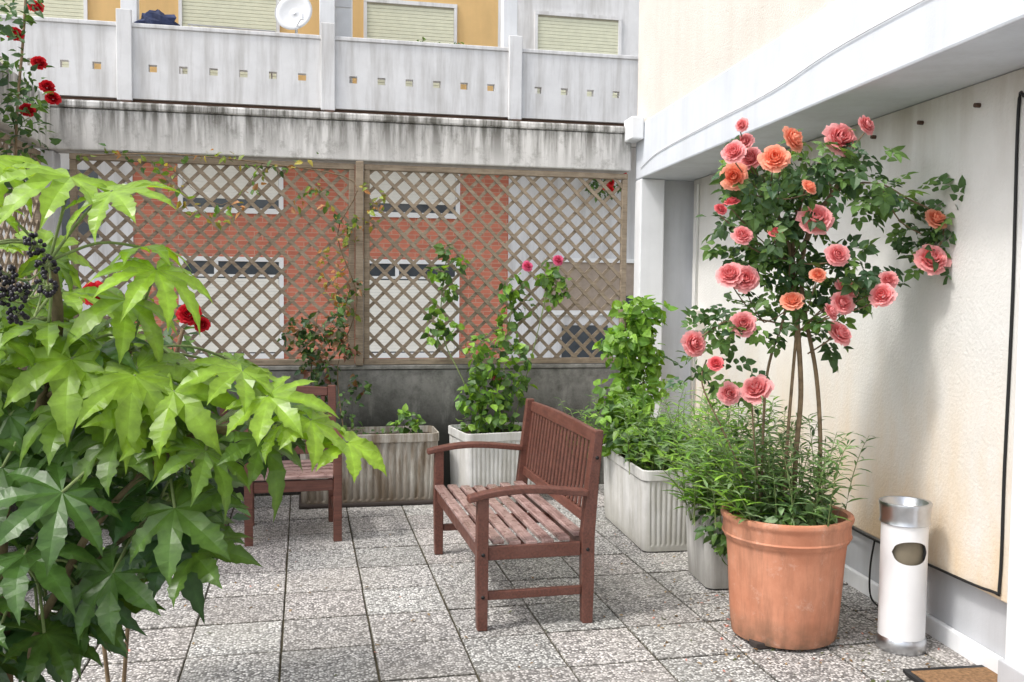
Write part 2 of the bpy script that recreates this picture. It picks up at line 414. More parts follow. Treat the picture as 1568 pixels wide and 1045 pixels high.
# ---------------------------------------------------------------- right-hand house wall
rb=empty('house_wall',(2.65,7.2,0),-math.radians(4.5))
box('edge_beam',0,.62,-9,.28,2.50,2.945,M_face,rb,.012)
box('upper_wall',.02,.8,-9,.32,2.948,8.5,M_cream,rb)
box('beam_end_block',-.11,-.003,.02,.26,2.80,2.98,M_white,rb,.012)
box('corner_column',.0,.20,.10,.28,-.04,2.498,M_white,rb,.01)
box('recess_panel',.203,.5,.2,.27,-.04,2.498,M_grey,rb)
box('main_wall',.50,.8,-9,.19,-.04,2.498,M_skirt,rb)
box('stained_panel',.45,.498,-3.925,.12,.34,2.497,M_panel,rb,.004)
box('skirting',.47,.498,-3.9,.18,-.03,.085,M_white,rb,.006)
box('near_pillar',.43,.70,-4.6,-3.93,-.04,2.498,M_white,rb,.01)
boxes('pillar_plinth',[(.41,.7,-4.62,-3.92,-.04,.12)],M_skirt,rb,.006)
cable=[(.425,-4.05,2.37),(.43,-3.93,2.375),(.443,-3.87,2.33),(.442,-3.88,1.6),(.443,-3.87,.9),(.442,-3.87,.42),(.438,-3.82,.365),(.438,-3.4,.345),(.438,-2.9,.33),(.436,-2.4,.335),(.438,-1.2,.33)]
tubes('black_hose',[(smooth_path(cable,6),.0065)],M_black,rb)
tubes('drain_hose',[(smooth_path([(.43,-2.9,.33),(.40,-2.92,.2),(.39,-2.95,.06),(.42,-3.0,.012)],6),.005)],M_black,rb)
tubes('beam_cable',[(smooth_path([(-.006,.1,2.58),(-.006,-.4,2.64),(-.008,-1.5,2.66),(-.008,-2.5,2.67),(-.008,-3.3,2.72),(-.008,-4.8,2.73),(-.008,-6,2.76)],6),.003)],M_dish,rb)
bl=[]
for k in range(9): bl.append(([(.425,-.6-.43*k,2.40),(.45,-.6-.43*k,2.40)],.010))
tubes('bolts',bl,M_brown,rb)
tubes('conduit',[([(.44,-.02,2.45),(.44,-.02,.6)],.011),([(.44,.06,1.4),(.44,.06,.4)],.009)],M_win,rb)
box('junction_box',.36,.45,-.22,-.02,1.28,1.45,M_cream,rb,.01)
# ---------------------------------------------------------------- apartment building
ab=empty('apartment_building')
YP=14.0; YF=15.4
cols=[-7.92,-5.15,-2.39,.34,3.08,5.85,8.6]
B=[(-8,9,YP,YP+.12,4.16,4.53),(-8,9,YP,YP+.12,4.63,5.12)]
for a,b in zip(cols[:-1],cols[1:]):
    hs=[a+.36+ (b-a-.72)/5*k for k in range(6)]
    prev=a
    for h in hs: B.append((prev,h-.055,YP,YP+.12,4.53,4.63)); prev=h+.055
    B.append((prev,b,YP,YP+.12,4.53,4.63))
boxes('balcony_parapet',B,M_parapet,ab)
box('parapet_cap',-8,9,YP-.02,YP+.14,5.123,5.18,M_parapet,ab,.01)
boxes('parapet_piers',[(x-.1,x+.1,YP-.06,YP-.003,4.12,5.35) for x in cols],M_parapet,ab,.01)
boxes('pier_brackets',[(x-.05,x+.09,YP-.08,YP+.3,3.98,4.117) for x in cols],M_brown,ab)
box('balcony_slab',-8,9,YP+.15,YF,4.0,4.155,M_parapet,ab)
box('shadow_gap_strip',-8,9,YP+.06,YP+.148,3.96,4.15,M_brown,ab)  # dark brown strip painting the shadow gap below the parapet
box('upper_facade',-8,3.1,YF,YF+.3,4.16,8.5,M_ochre,ab)
box('upper_facade_white',3.1,9,YF,YF+.3,4.16,8.5,M_parapet,ab)
boxes('balcony_columns',[(x-.11,x+.11,YP+.35,YP+.55,4.16,8.5) for x in cols[1:-1]],M_white,ab,.01)
box('lower_facade',-2.52,3.28,YF-.1,YF+.2,-.04,3.99,M_red,ab)
boxes('lower_facade_white',[(-8,-2.52,YF-.13,YF+.2,-.04,3.99),(3.28,9,YF-.13,YF+.2,-.04,3.99)],M_parapet,ab)
sh=[];fr=[];rec=[]
for n in range(-3,3):
    x0=.98+2.78*n;x1=x0+1.39
    fr+=[(x0-.05,x0,YF-.04,YF-.002,4.16,6.1),(x1,x1+.05,YF-.04,YF-.002,4.16,6.1),(x0-.05,x1+.05,YF-.042,YF-.002,6.101,6.16)]
    z=4.2
    while z<6.05: sh.append((x0+.002,x1-.002,YF-.018,YF-.003,z,z+.05)); z+=.055
    rec.append((x0+.001,x1-.001,YF-.012,YF-.001,4.16,6.1))
boxes('roller_shutter_slats',sh,M_shut,ab,.004); boxes('shutter_frames',fr,M_parapet,ab); boxes('shutter_back',rec,M_gap,ab)
fr=[];gl=[];sh=[]
for x0 in (-1.8,.98):
    x1=x0+1.42
    for z0,z1 in ((2.80,3.75),(.55,1.98)):
        y=YF-.1
        fr+=[(x0-.07,x1+.07,y-.06,y-.002,z0-.08,z0),(x0-.07,x0,y-.05,y-.002,z0+.001,z1),(x1,x1+.07,y-.05,y-.002,z0+.001,z1),(x0-.07,x1+.07,y-.05,y-.002,z1+.001,z1+.07)]
        gl.append((x0+.001,x1-.001,y-.012,y-.003,z0+.001,z1-.001))
        z=z0+(.14 if z0>1 else .02)
        top=z1-.03 if z0>1 else z1-.28
        while z<top: sh.append((x0+.004,x1-.004,y-.026,y-.014,z,z+.0485)); z+=.05
        if z0<1: fr+=[(x0+.45,x0+.51,y-.04,y-.002,z1-.2,z1-.001),(x0+.001,x1-.001,y-.045,y-.013,z1-.24,z1-.2)]
boxes('window_frames',fr,M_win,ab); boxes('window_glass',gl,M_glass,ab); boxes('window_blinds',sh,M_blind,ab)
boxes('side_openings',[(4.2,5.0,YF-.17,YF-.152,.2,1.0),(5.2,5.5,YF-.17,YF-.152,1.1,1.5),(-3.9,-3.0,YF-.16,YF-.132,2.3,3.3)],M_glass,ab)
boxes('side_panels',[(3.9,6.5,YF-.15,YF-.131,1.25,2.05)],simple('brown_panel',(.36,.29,.23),.8),ab)
boxes('side_sill',[(3.9,6.5,YF-.19,YF-.131,2.052,2.12),(3.9,6.5,YF-.19,YF-.131,1.17,1.248)],M_win,ab)
sd=empty('satellite_dish')
pr=[(0,.0),(.1,.008),(.2,.03),(.27,.06),(.275,.058)]
dish=revolve('reflector',pr,M_dish,parent=sd,seg=40)
dish.location=(-.12,14.35,5.55); dish.rotation_euler=(math.radians(78),0,math.radians(-18))
md=dish.modifiers.new('s','SOLIDIFY'); md.thickness=.012
tubes('mast_and_arm',[([(-.1,14.4,4.16),(-.1,14.4,5.6)],.02),([(-.12,14.33,5.33),(-.02,14.0,5.42)],.01),([(-.02,14.0,5.38),(-.02,14.0,5.46)],.025)],M_dish,sd)
wc=empty('balcony_cabinet'); box('body',.42,.72,14.62,15.0,4.16,6.1,M_win,wc,.01); boxes('doors',[(.44,.70,14.60,14.619,4.2,5.2),(.44,.70,14.60,14.619,5.22,5.75),(.44,.70,14.60,14.619,5.77,6.08)],M_dish,wc,.006)
v=[];f=[]
for i in range(9):
    for k in range(14):
        t=2*math.pi*k/14; p=math.pi*i/8; r=1+random.uniform(-.28,.28)
        v.append((-2.0+.25*math.sin(p)*math.cos(t)*r,14.3+.16*math.sin(p)*math.sin(t)*r,5.27+.16*math.cos(p)*r))
for i in range(8):
    for k in range(14): f.append((i*14+k,i*14+(k+1)%14,(i+1)*14+(k+1)%14,(i+1)*14+k))
mesh_ob('cloth_bundle',v,f,M_blue,None,False)
boxes('balcony_stool',[(-2.2,-1.8,14.18,14.4,5.10,5.15),(-2.18,-2.14,14.2,14.24,4.16,5.098),(-1.86,-1.82,14.2,14.24,4.16,5.098),(-2.18,-2.14,14.34,14.38,4.16,5.098),(-1.86,-1.82,14.34,14.38,4.16,5.098)],M_dish,None,.006)
bp=empty('balcony_plants'); cl=Cloud(); 
for x in (1.75,1.95,2.15,2.3): leaves(cl,(x,14.35,5.2),(.16,.1,.1),40,.07,G_mid)
for x in (-.9,-.6): leaves(cl,(x,14.35,5.2),(.1,.08,.07),15,.06,G_grey)
cl.build('foliage',M_leaf,bp)
boxes('window_box',[(1.6,2.45,14.26,14.44,4.9,5.12),(-1.05,-.45,14.26,14.44,4.9,5.12)],M_terra,bp,.01)
dr=empty('drying_rack'); tubes('rails',[([(-1.6,14.35,5.3),(-.4,14.35,5.28)],.012),([(-1.6,14.7,5.3),(-.4,14.7,5.28)],.012)]+[([(x,14.35,5.29),(x,14.7,5.29)],.006) for x in np.linspace(-1.6,-.4,9)]+[([(-1.55,14.4,4.16),(-1.55,14.4,5.3)],.012),([(-.45,14.4,4.16),(-.45,14.4,5.3)],.012)],M_dish,dr)
# ---------------------------------------------------------------- benches
def bench(name,loc,rz,W,nslat):
    e=empty(name,loc,rz); hw=W/2; D=.26
    def skew(nm,x,pts,wx):
        v=[];f=[]
        for (a,b,z) in pts: v+=[(x-wx,a,z),(x+wx,a,z),(x+wx,b,z),(x-wx,b,z)]
        n=len(pts)
        for i in range(n-1):
            for k in range(4): f.append((i*4+k,i*4+(k+1)%4,(i+1)*4+(k+1)%4,(i+1)*4+k))
        f+=[(3,2,1,0),tuple(4*(n-1)+k for k in range(4))]
        o=mesh_ob(nm,v,f,M_wood,e); md=o.modifiers.new('b','BEVEL'); md.width=.004; md.segments=2
        return o
    for i,s in enumerate((-1,1)):
        x=s*hw
        skew('front_leg_%d'%(i+1),x,[(-D-.024,-D+.024,0),(-D-.03,-D+.026,.3),(-D-.026,-D+.026,.625)],.026)
        skew('rear_leg_%d'%(i+1),x,[(D-.03,D+.02,0),(D-.035,D+.025,.2),(D-.04,D+.025,.42),(D-.015,D+.04,.65),(D+.02,D+.062,.93)],.026)
        v=[];f=[];N=14
        for k in range(N+1):
            t=k/N; y=-D-.07+t*(2*D+.06); z=.64+.018*math.sin(t*math.pi*1.2)-.02*(1-t)**4*1.0
            w=.034+.006*math.sin(t*math.pi)
            v+=[(x-w,y,z-.014),(x+w,y,z-.014),(x+w,y,z+.016),(x-w,y,z+.016)]
        for k in range(N):
            for q in range(4): f.append((k*4+q,k*4+(q+1)%4,(k+1)*4+(q+1)%4,(k+1)*4+q))
        f+=[(3,2,1,0),tuple(4*N+q for q in range(4))]
        o=mesh_ob('armrest_%d'%(i+1),v,f,M_wood,e); md=o.modifiers.new('b','BEVEL'); md.width=.006; md.segments=2; md.limit_method='ANGLE'
        boxes('side_rails_%d'%(i+1),[(x-.015,x+.015,-D+.027,D-.042,.33,.395),(x-.014,x+.014,-D+.027,D-.037,.14,.18)],M_wood,e,.004)
    boxes('seat_rails',[(-hw+.027,hw-.027,-D-.015,-D+.012,.325,.395),(-hw+.027,hw-.027,D-.02,D+.005,.33,.395)],M_wood,e,.004)
    sl=[];n=7
    for k in range(n):
        t=k/(n-1); y=-D-.03+t*(2*D-.035); z=.40+.012-.03*math.sin(t*math.pi)*.8+(.0 if k else -.006)
        sl.append((-hw+.028 if k in(0,n-1) else -hw-.0,hw-.028 if k in(0,n-1) else hw,y,y+.056,z,z+.02))
    boxes('seat_slats',sl,M_seat,e,.005)
    if W>1: boxes('seat_bearers',[(-.02,.02,-D+.013,D-.021,.33,.383)],M_wood,e,.003)
    def yb(z): 
        return D-.018+(.025*(z-.42)/.23 if z<.65 else .025+.035*(z-.65)/.28)
    v=[];f=[]
    def bar(x0,x1,z0,z1,th,off=.012,bow=0):
        N=10 if bow else 1
        o=len(v)
        for k in range(N+1):
            t=k/N; x=x0+(x1-x0)*t; b=bow*math.sin(math.pi*t)
            for (z,o2) in ((z0,0),(z1+b,0),(z1+b,th),(z0,th)):
                v.append((x,yb(z)+off+o2,z))
        for k in range(N):
            for q in range(4): f.append((o+k*4+q,o+k*4+(q+1)%4,o+(k+1)*4+(q+1)%4,o+(k+1)*4+q))
        f.append((o+3,o+2,o+1,o)); f.append(tuple(o+4*N+q for q in range(4)))
    bar(-hw+.027,hw-.027,.86,.915,.026,.003,.012); bar(-hw+.027,hw-.027,.47,.52,.026,.004)
    for k in range(nslat):
        x=-hw+.06+(W-.12)*k/(nslat-1); bar(x-.014,x+.014,.521,.859,.012,.010)
    o=mesh_ob('backrest',v,f,M_wood,e); md=o.modifiers.new('b','BEVEL'); md.width=.003; md.segments=1; md.limit_method='ANGLE'
    tubes('bolt_caps',[([(s*(hw+.025),y,z),(s*(hw+.029),y,z)],.009) for s in(-1,1) for y,z in((-D,.36),(D-.01,.36),(-D-.0,.16),(D+.03,.80))],M_black,e)
    return e
bench('garden_bench',(1.06,4.95,0),-math.pi/2+math.radians(1),1.30,20)
bench('garden_armchair',(-.075,6.25,0),math.radians(2),.54,9)
bench('garden_bench',(-1.10,6.75,0),math.radians(3),1.10,17)
# ---------------------------------------------------------------- planters
def fluted(name,cx,cy,w,d,h,mat,rz=0,flute=.006,pitch=.035,taper=.92,saucer=False):
    e=empty(name,(cx,cy,0),rz)
    def ring(W,Dp,z,fl):
        r=.05; pts=[]
        segs=[('l',(-W/2+r,-Dp/2),(W/2-r,-Dp/2),(0,-1)),('a',(W/2-r,-Dp/2+r),-90),('l',(W/2,-Dp/2+r),(W/2,Dp/2-r),(1,0)),('a',(W/2-r,Dp/2-r),0),
              ('l',(W/2-r,Dp/2),(-W/2+r,Dp/2),(0,1)),('a',(-W/2+r,Dp/2-r),90),('l',(-W/2,Dp/2-r),(-W/2,-Dp/2+r),(-1,0)),('a',(-W/2+r,-Dp/2+r),180)]
        for s in segs:
            if s[0]=='l':
                base=w if s[3][0]==0 else d
                nf=max(2,round((base-2*r)/pitch)); N=nf*6
                for k in range(N):
                    t=k/N; off=fl*(abs(math.sin(math.pi*nf*t))-1)
                    pts.append((s[1][0]+(s[2][0]-s[1][0])*t+s[3][0]*off,s[1][1]+(s[2][1]-s[1][1])*t+s[3][1]*off,z))
            else:
                for k in range(6):
                    a=math.radians(s[2]+90*k/6); pts.append((s[1][0]+r*math.cos(a),s[1][1]+r*math.sin(a),z))
        return pts
    tp=taper
    lv=[(tp,.0,.0),(tp+.005,.03,0),(tp+.01,.045,flute),(1-.03,h-.075,flute),(1-.025,h-.065,0),(1.0,h-.06,0),(1.0,h-.004,0),(.992,h,0),(.95,h,0),(.94,h-.05,0)]
    v=[];f=[]
    for (s,z,fl) in lv: 
        v+=ring(w-(1-s)*.5,d-(1-s)*.5,z+.01,fl)
    n=len(v)//len(lv)
    for i in range(len(lv)-1):
        for k in range(n): f.append((i*n+k,i*n+(k+1)%n,(i+1)*n+(k+1)%n,(i+1)*n+k))
    mesh_ob('body',v,f,mat,e)
    box('soil',-w/2+.035,w/2-.035,-d/2+.035,d/2-.035,h-.09,h-.035,M_soil,e)
    if saucer: box('saucer',-w/2-.0,w/2+.0,-d/2-.01,d/2+.01,0.0,.03,M_saucer,e,.01)
    return e
fluted('fluted_planter',.47,7.10,1.02,.40,.52,M_pl_dirty,saucer=True,flute=.012,pitch=.055)
fluted('fluted_planter',1.42,7.03,.62,.5,.53,M_pl_white,math.radians(8))
fluted('fluted_planter',2.23,5.84,.42,1.0,.50,M_pl_white,math.radians(-3),flute=.007,pitch=.036)
fluted('fluted_planter',-1.1,7.2,.9,.34,.5,M_pl_white,0)
fluted('square_planter',2.27,4.80,.36,.42,.40,M_pl_grey,math.radians(-5),flute=0,taper=.9)
PX,PY=2.185,3.97
tp=empty('terracotta_pot')
prof=[(.0,.012),(.235,.012),(.245,.018),(.25,.05),(.262,.2),(.272,.36),(.279,.44),(.281,.455),(.284,.458),(.292,.466),(.299,.49),(.297,.535),(.301,.548),(.307,.556),(.310,.568),(.306,.58),(.292,.584),(.279,.578),(.273,.55),(.270,.50),(.0,.50)]
prof=[(r*.965,z) for r,z in prof]
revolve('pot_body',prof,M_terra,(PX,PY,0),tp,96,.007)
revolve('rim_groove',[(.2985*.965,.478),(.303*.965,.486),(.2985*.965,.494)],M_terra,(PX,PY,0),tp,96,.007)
revolve('soil',[(0,.535),(.15,.532),(.262,.52)],M_soil,(PX,PY,0),tp,32)
boxes('pot_feet',[(PX-.22,PX-.15,PY-.16,PY-.09,.001,.03),(PX+.13,PX+.20,PY-.1,PY-.03,.001,.03),(PX-.05,PX+.02,PY+.13,PY+.20,.001,.03)],M_saucer,tp,.004)
# ---------------------------------------------------------------- ash bin
ash=empty('cigarette_bin',(2.63,3.72,0),math.radians(-16))
R=.100; v=[];f=[];N=96
z0,z1,zc,a,b=.06,.575,.455,.80,.052
for i in range(N+1):
    t=2*math.pi*i/N-math.pi/2-math.pi
    dth=(t+math.pi/2+2*math.pi)%(2*math.pi); dth=min(dth,2*math.pi-dth)
    hh=b*math.sqrt(max(0,1-(dth/a)**2))**.8 if dth<a else 0
    for z in (z0,zc-hh,zc+hh,z1): v.append((R*math.cos(t),R*math.sin(t),z))
for i in range(N):
    o=i*4; p=o+4
    f.append((o,p,p+1,o+1)); f.append((o+2,p+2,p+3,o+3))
mesh_ob('body',v,f,M_binw,ash,True)
revolve('liner',[(R-.02,.07),(R-.02,.57)],simple('bin_liner',(.20,.17,.12),.8),(0,0,0),ash,48)
revolve('steel_base',[(0,.0),(R+.003,.0),(R+.006,.004),(R+.006,.055),(R+.001,.062)],M_metal,(0,0,0),ash,64)
revolve('steel_ashtray',[(R,.57),(R+.009,.575),(R+.006,.585),(R+.005,.60),(R+.009,.645),(R+.013,.66),(R+.011,.668),(R-.004,.667),(R-.012,.64),(R-.02,.63),(0,.625)],M_metal,(0,0,0),ash,64)
dm=empty('door_mat',(2.72,3.12,0),math.radians(-4)); box('coir',-.26,.24,-.32,.30,.001,.018,M_mat,dm,.004)
boxes('border',[(-.28,.26,.301,.325,.001,.016),(-.285,-.262,-.32,.30,.001,.016),(.241,.262,-.32,.30,.001,.016)],M_black,dm)
# ---------------------------------------------------------------- rose tree
rt=empty('standard_rose_tree',(PX-.015,PY+.005,.08),-YAW); rt.scale=(.95,1,.95)
fl=[(20,232,7.4,0),(-3,231,6,1),(-27,229,4.2,0),(-34,223,5,0),(-23,222,5.2,0),(-14,221,6.2,1),(-31,213,6,1),(7,194,7.4,0),(-31,202,3.4,2),(2,208,3.6,1),(-27,186,4.4,0),
(-31,168,6,0),(-24,166,6,0),(15,177,5,0),(-3,156,5,1),(21,155,5.2,0),(25,162,5.4,0),(20,141,5.8,0),(-27,145,5.6,0),(-47,135,5.8,0),(-20,115,7,0),(-33,113,4.8,0),
(66,195,5.2,1),(64,176,7.2,0),(38,159,5.4,0),(42,166,4,0),(-40,127,3.4,2),(9,168,3.6,1),(-14,187,3,2),(13,151,4,0),(27,236,4.4,0),(-29,236,3,0),(-37,198,2.8,2)]
inn=[(.80,.17,.18),(.89,.25,.12),(.70,.07,.09)]; oute=[(.90,.47,.46),(.93,.46,.33),(.86,.24,.25)]
cl=Cloud()
hubs=[Vector((.08,0,1.45)),Vector((0,.02,1.75)),Vector((.1,.04,2.05)),Vector((-.12,-.02,1.45)),Vector((.3,.02,1.95)),Vector((-.1,0,2.05))]
fpos=[]
for (x,z,r,k) in fl:
    y=rng.uniform(-.25,-.08) if x<50 else rng.uniform(-.14,-.08)
    p=Vector((x/100,y,z/100)); fpos.append((p,k))
    add_rose(cl,p,r/100*1.02,(rng.normal()*.4+ min(.3,x/100)*.8,-.85+rng.normal()*.2,.45+rng.normal()*.2),inn[k],oute[k])
cl.build('blossoms',M_petal,rt)
clumps=[(.09,2.25,.11),(.2,2.20,.12),(.3,2.23,.11),(.40,2.13,.11),(.36,2.02,.08),(-.05,2.22,.10),(-.12,2.10,.13),(-.2,2.08,.12),(-.17,1.95,.13),(-.06,1.85,.13),(-.14,1.76,.12),(-.2,1.70,.1),(0,2.02,.13),(.08,2.02,.11),(.17,1.66,.11),(.26,1.74,.09),(.05,1.68,.12),(.1,1.83,.11),(.33,1.7,.1),(.4,1.64,.08),
 (.48,2.08,.08),(.57,2.03,.08),(.66,2.0,.09),(.75,1.97,.08),(.6,1.90,.08),(.64,1.82,.07),(.75,1.86,.07),(.68,1.76,.07),(-.17,1.5,.08),(-.3,1.47,.10),(-.38,1.48,.08),(-.43,1.38,.08),(-.45,1.2,.06),(-.12,1.42,.06),(.1,1.45,.06),(.18,1.36,.08),(-.25,1.2,.08),(.04,1.56,.08),(.28,1.58,.07),(-.27,1.88,.09),(-.28,2.16,.08),(-.05,1.98,.12),(-.08,1.62,.09),(.20,2.06,.06)]
cl=Cloud()
for (x,z,r) in clumps:
    for _ in range(max(8,int(r*r*1350))):
        d=rng.normal(size=3); d/=np.linalg.norm(d)
        p=np.array([x,rng.uniform(-.12,.14),z])+d*r*rng.uniform(.3,1.05)
        nrm=rng.normal(size=3)*.5+np.array([0,-.45,.7])+d*.3
        a=d+rng.normal(size=3)*.5+np.array([0,0,-.45])
        pal=G_dark+G_mid if rng.random()<.78 else [(.13,.23,.07)]
        cl.add(COMP[0],COMP[1],frame(nrm,a),p,rng.uniform(.085,.14),np.array(pal[rng.integers(len(pal))])*rng.uniform(.8,1.3))
for (p,k) in fpos:
    leaves(cl,(p.x,p.y+.07,p.z-.06),.06,4,.05,G_dark+G_mid,OV)
cl.build('foliage',M_leaf,rt)
T=[]
T.append((smooth_path([(.05,0,.44),(.055,.0,.8),(.075,.01,1.1),(.05,.0,1.4),(.03,.02,1.62),(.02,.02,1.85),(.06,.0,2.1)],5),.0125))
T.append((smooth_path([(.18,.03,.44),(.18,.02,.85),(.15,.02,1.2),(.09,.03,1.5),(.06,.0,1.75),(.14,0,1.98),(.24,-.02,2.14)],5),.0105))
T.append((smooth_path([(-.1,.02,.44),(-.10,.02,1.0),(-.08,.02,1.25),(-.01,.02,1.5),(.0,.0,1.8),(-.1,0,2.05),(-.15,-.03,2.15)],5),.007))
T.append((smooth_path([(-.01,-.05,.44),(.0,-.03,.8),(.03,0,1.2),(.05,.0,1.5)],5),.008))
T.append((smooth_path([(.05,.01,1.72),(.1,0,1.95),(.19,0,2.08),(.13,0,2.22)],5),.006))
T.append((smooth_path([(.1,.0,1.95),(.25,0,2.1),(.42,0,2.12),(.56,0,2.05),(.70,-.03,1.97),(.71,-.05,1.86),(.65,-.08,1.78)],5),.0045))
T.append((smooth_path([(.42,0,2.12),(.52,0,1.95),(.62,-.03,1.88)],5),.0035))
T.append((smooth_path([(.04,.0,1.42),(-.12,-.03,1.46),(-.3,-.05,1.46),(-.46,-.08,1.36)],5),.0045))
T.append((smooth_path([(-.1,0,.5),(-.3,-.05,.9),(-.42,-.06,1.15),(-.40,-.05,1.27)],5),.004))
T.append((smooth_path([(-.1,0,.5),(-.16,-.05,.85),(-.19,-.08,1.13)],5),.004))
T.append((smooth_path([(.05,0,1.4),(.14,-.02,1.5),(.26,-.03,1.6),(.38,-.05,1.62)],5),.0045))
T.append((smooth_path([(.1,0,1.3),(.17,-.05,1.36),(.2,-.08,1.4)],4),.004))
for (p,k) in fpos:
    h=min(hubs,key=lambda q:(q-p).length+ (0 if q.z<p.z else .3))
    if p.x<.5 and p.z>1.5: T.append((smooth_path([h,(h+p)/2+Vector((0,.03,-.03)),p+Vector((0,.02,-.03))],4),.003))
tubes('trunk_and_branches',T,M_bark,rt,7)
# ---------------------------------------------------------------- sprig plants
def sprigs(name,base,n,h,spread,pal,leaf,lsz,step=.03,parent=None,rbase=.1,lean=(0,0)):
    cl=Cloud(); st=[]
    for i in range(n):
        bx=base[0]+rng.normal()*rbase; by=base[1]+rng.normal()*rbase
        H=h*rng.uniform(.55,1.1); an=rng.uniform(0,2*math.pi); sp=spread*rng.uniform(.2,1.1)
        pts=[]; 
        for k in range(7):
            t=k/6; pts.append((min(bx+(math.cos(an)*sp+lean[0])*t**1.6,2.80),by+(math.sin(an)*sp+lean[1])*t**1.6,base[2]+H*(t-.18*t**3*(sp/spread))))
        st.append((pts,[.003*(1-.6*k/6) for k in range(7)]))
        L=H; m=int(L/step)
        for q in range(m):
            t=(q+rng.random())/m
            if t<.12: continue
            k=min(5,int(t*6)); u=t*6-k; p=np.array(pts[k])*(1-u)+np.array(pts[k+1])*u
            d=np.array([math.cos(q*2.4+i),math.sin(q*2.4+i),.5+rng.normal()*.3])
            cl.add(leaf[0],leaf[1],frame((-d[0]*.5,-d[1]*.5-.2,1),d),p,lsz*rng.uniform(.6,1.2)*(1.1-.4*t),np.array(pal[rng.integers(len(pal))])*rng.uniform(.75,1.2))
    e=empty(name) if parent is None else parent
    cl.build('leaves',M_leaf,e); tubes('stems',st,M_bark_g,e,5); return e
sprigs('potted_herbs',(PX-.0,PY+.0,.5),44,.55,.22,G_grey+G_mid,NAR,.10,.016,rbase=.10)
sprigs('potted_herbs',(2.20,4.72,.36),52,.74,.34,G_grey+G_bright,NAR,.12,.016,rbase=.09,lean=(-.05,-.1))
sprigs('potted_herbs',(PX-.15,PY+.02,.5),22,.50,.28,G_bright+G_grey,NAR,.11,.016,rbase=.06,lean=(-.18,0))
ti=empty('trailing_ivy'); cl=Cloud()
leaves(cl,(2.17,4.62,.36),(.14,.12,.14),90,.07,G_mid,OV); leaves(cl,(2.12,4.5,.30),(.06,.06,.10),24,.06,G_mid,OV)
leaves(cl,(PX,PY-.06,.6),(.22,.18,.07),130,.055,G_mid+G_grey,OV)
cl.build('foliage',M_leaf,ti)
cv=empty('climbing_vine'); cl=Cloud()
for k in range(16):
    z=.55+k*.062; r=.15+.05*math.sin(k*1.3)
    leaves(cl,(2.19+.04*math.sin(k),6.08,z),(r*1.25,r,.08),66,.075,G_bright,WIDE,.5)
leaves(cl,(2.2,5.7,.62),(.24,.35,.16),260,.075,G_bright+G_mid,WIDE)
leaves(cl,(2.05,5.9,.72),(.22,.25,.16),150,.07,G_mid+G_bright,OV)
cl.build('foliage',M_leaf,cv)
tubes('support_canes',[([(2.1,6.1,.45),(2.13,6.1,1.45)],.006),([(2.28,6.1,.45),(2.25,6.1,1.45)],.006)],M_bark,cv,6)
sprigs('leafy_shrub',(2.25,5.5,.45),36,.60,.30,G_grey+G_bright,NAR,.10,.018,rbase=.12,lean=(.05,-.1))
sprigs('leafy_shrub',(1.98,6.2,.45),22,.45,.25,G_mid+G_bright,NAR,.09,.02,rbase=.1)
bs=empty('climbing_rose_bush'); cl=Cloud()
for (x,z,r,n) in [(1.42,.65,.17,120),(1.27,.8,.13,65),(1.57,.85,.13,65),(1.37,1.0,.14,70),(1.6,1.08,.11,40),(1.3,1.16,.1,30),(1.5,1.22,.1,26),(1.22,.55,.1,30),(1.33,.42,.1,30),(1.55,.5,.1,30)]:
    leaves(cl,(x,7.08,z),(r,.16,r),n,.075,G_bright+G_mid,WIDE,.5)
for (x,z,r,n) in [(1.0,1.25,.08,22),(1.12,1.3,.07,16),(.98,1.42,.06,12),(1.1,1.6,.08,20),(1.02,1.72,.07,16),(1.62,1.62,.1,35),(1.6,1.5,.08,22),(1.9,1.72,.1,34),(2.02,1.62,.09,25),(1.95,1.52,.06,10),(1.75,1.45,.08,12),(1.2,1.8,.07,14),(1.1,1.9,.06,10),(1.6,1.35,.09,16)]:
    leaves(cl,(x,7.36,z),(r,.06,r),n,.075,G_mid+G_bright,WIDE,.3)
cl.build('foliage',M_leaf,bs)
cl=Cloud()
for (x,z) in [(1.97,1.83),(1.48,.9),(1.72,1.78)]: add_rose(cl,(x,7.28,z),.04,(0,-1,.3),(.75,.08,.15),(.88,.2,.38))
cl.build('blossoms',M_petal,bs)
tubes('stems',[(smooth_path([(1.4,7.1,.45),(1.2,7.25,.9),(1.05,7.38,1.3),(1.1,7.38,1.9)],5),.005),(smooth_path([(1.5,7.1,.45),(1.55,7.3,1.1),(1.65,7.38,1.6)],5),.005),(smooth_path([(1.55,7.1,.45),(1.8,7.3,1.2),(1.95,7.38,1.8)],5),.005)],M_bark_g,bs,6)
rc=empty('trellis_climber'); cl=Cloud()
for (x,z,r,n) in [(.1,1.15,.13,70),(.0,1.28,.11,45),(.22,1.3,.1,45),(.3,1.15,.1,40),(.15,.95,.12,50),(.3,1.45,.08,25),(.38,1.6,.07,16),(.05,1.05,.12,45),(-.1,1.2,.08,20),(.1,.75,.1,30),(.4,.85,.1,25)]:
    leaves(cl,(x,7.28,z),(r,.1,r),n,.062,G_red+G_dark+G_mid,OV,.4)
for k in range(40):
    t=k/39; x=.35-.15*math.sin(t*5)+rng.normal()*.05; z=1.4+.95*t
    leaves(cl,(x,7.38,z),.05,3,.055,G_yel,OV,.3)
for k in range(20):
    t=k/19; leaves(cl,(-.05+.45*t,7.38,2.2+.15*math.sin(t*6)),.05,2,.06,G_yel+G_mid,OV,.3)
for k in range(50):
    t=k/49; leaves(cl,(-1.6+1.7*t,7.37,2.52+.05*math.sin(t*14)),(.06,.04,.04),int(rng.integers(0,4)),.055,G_mid+G_yel,OV,.3)
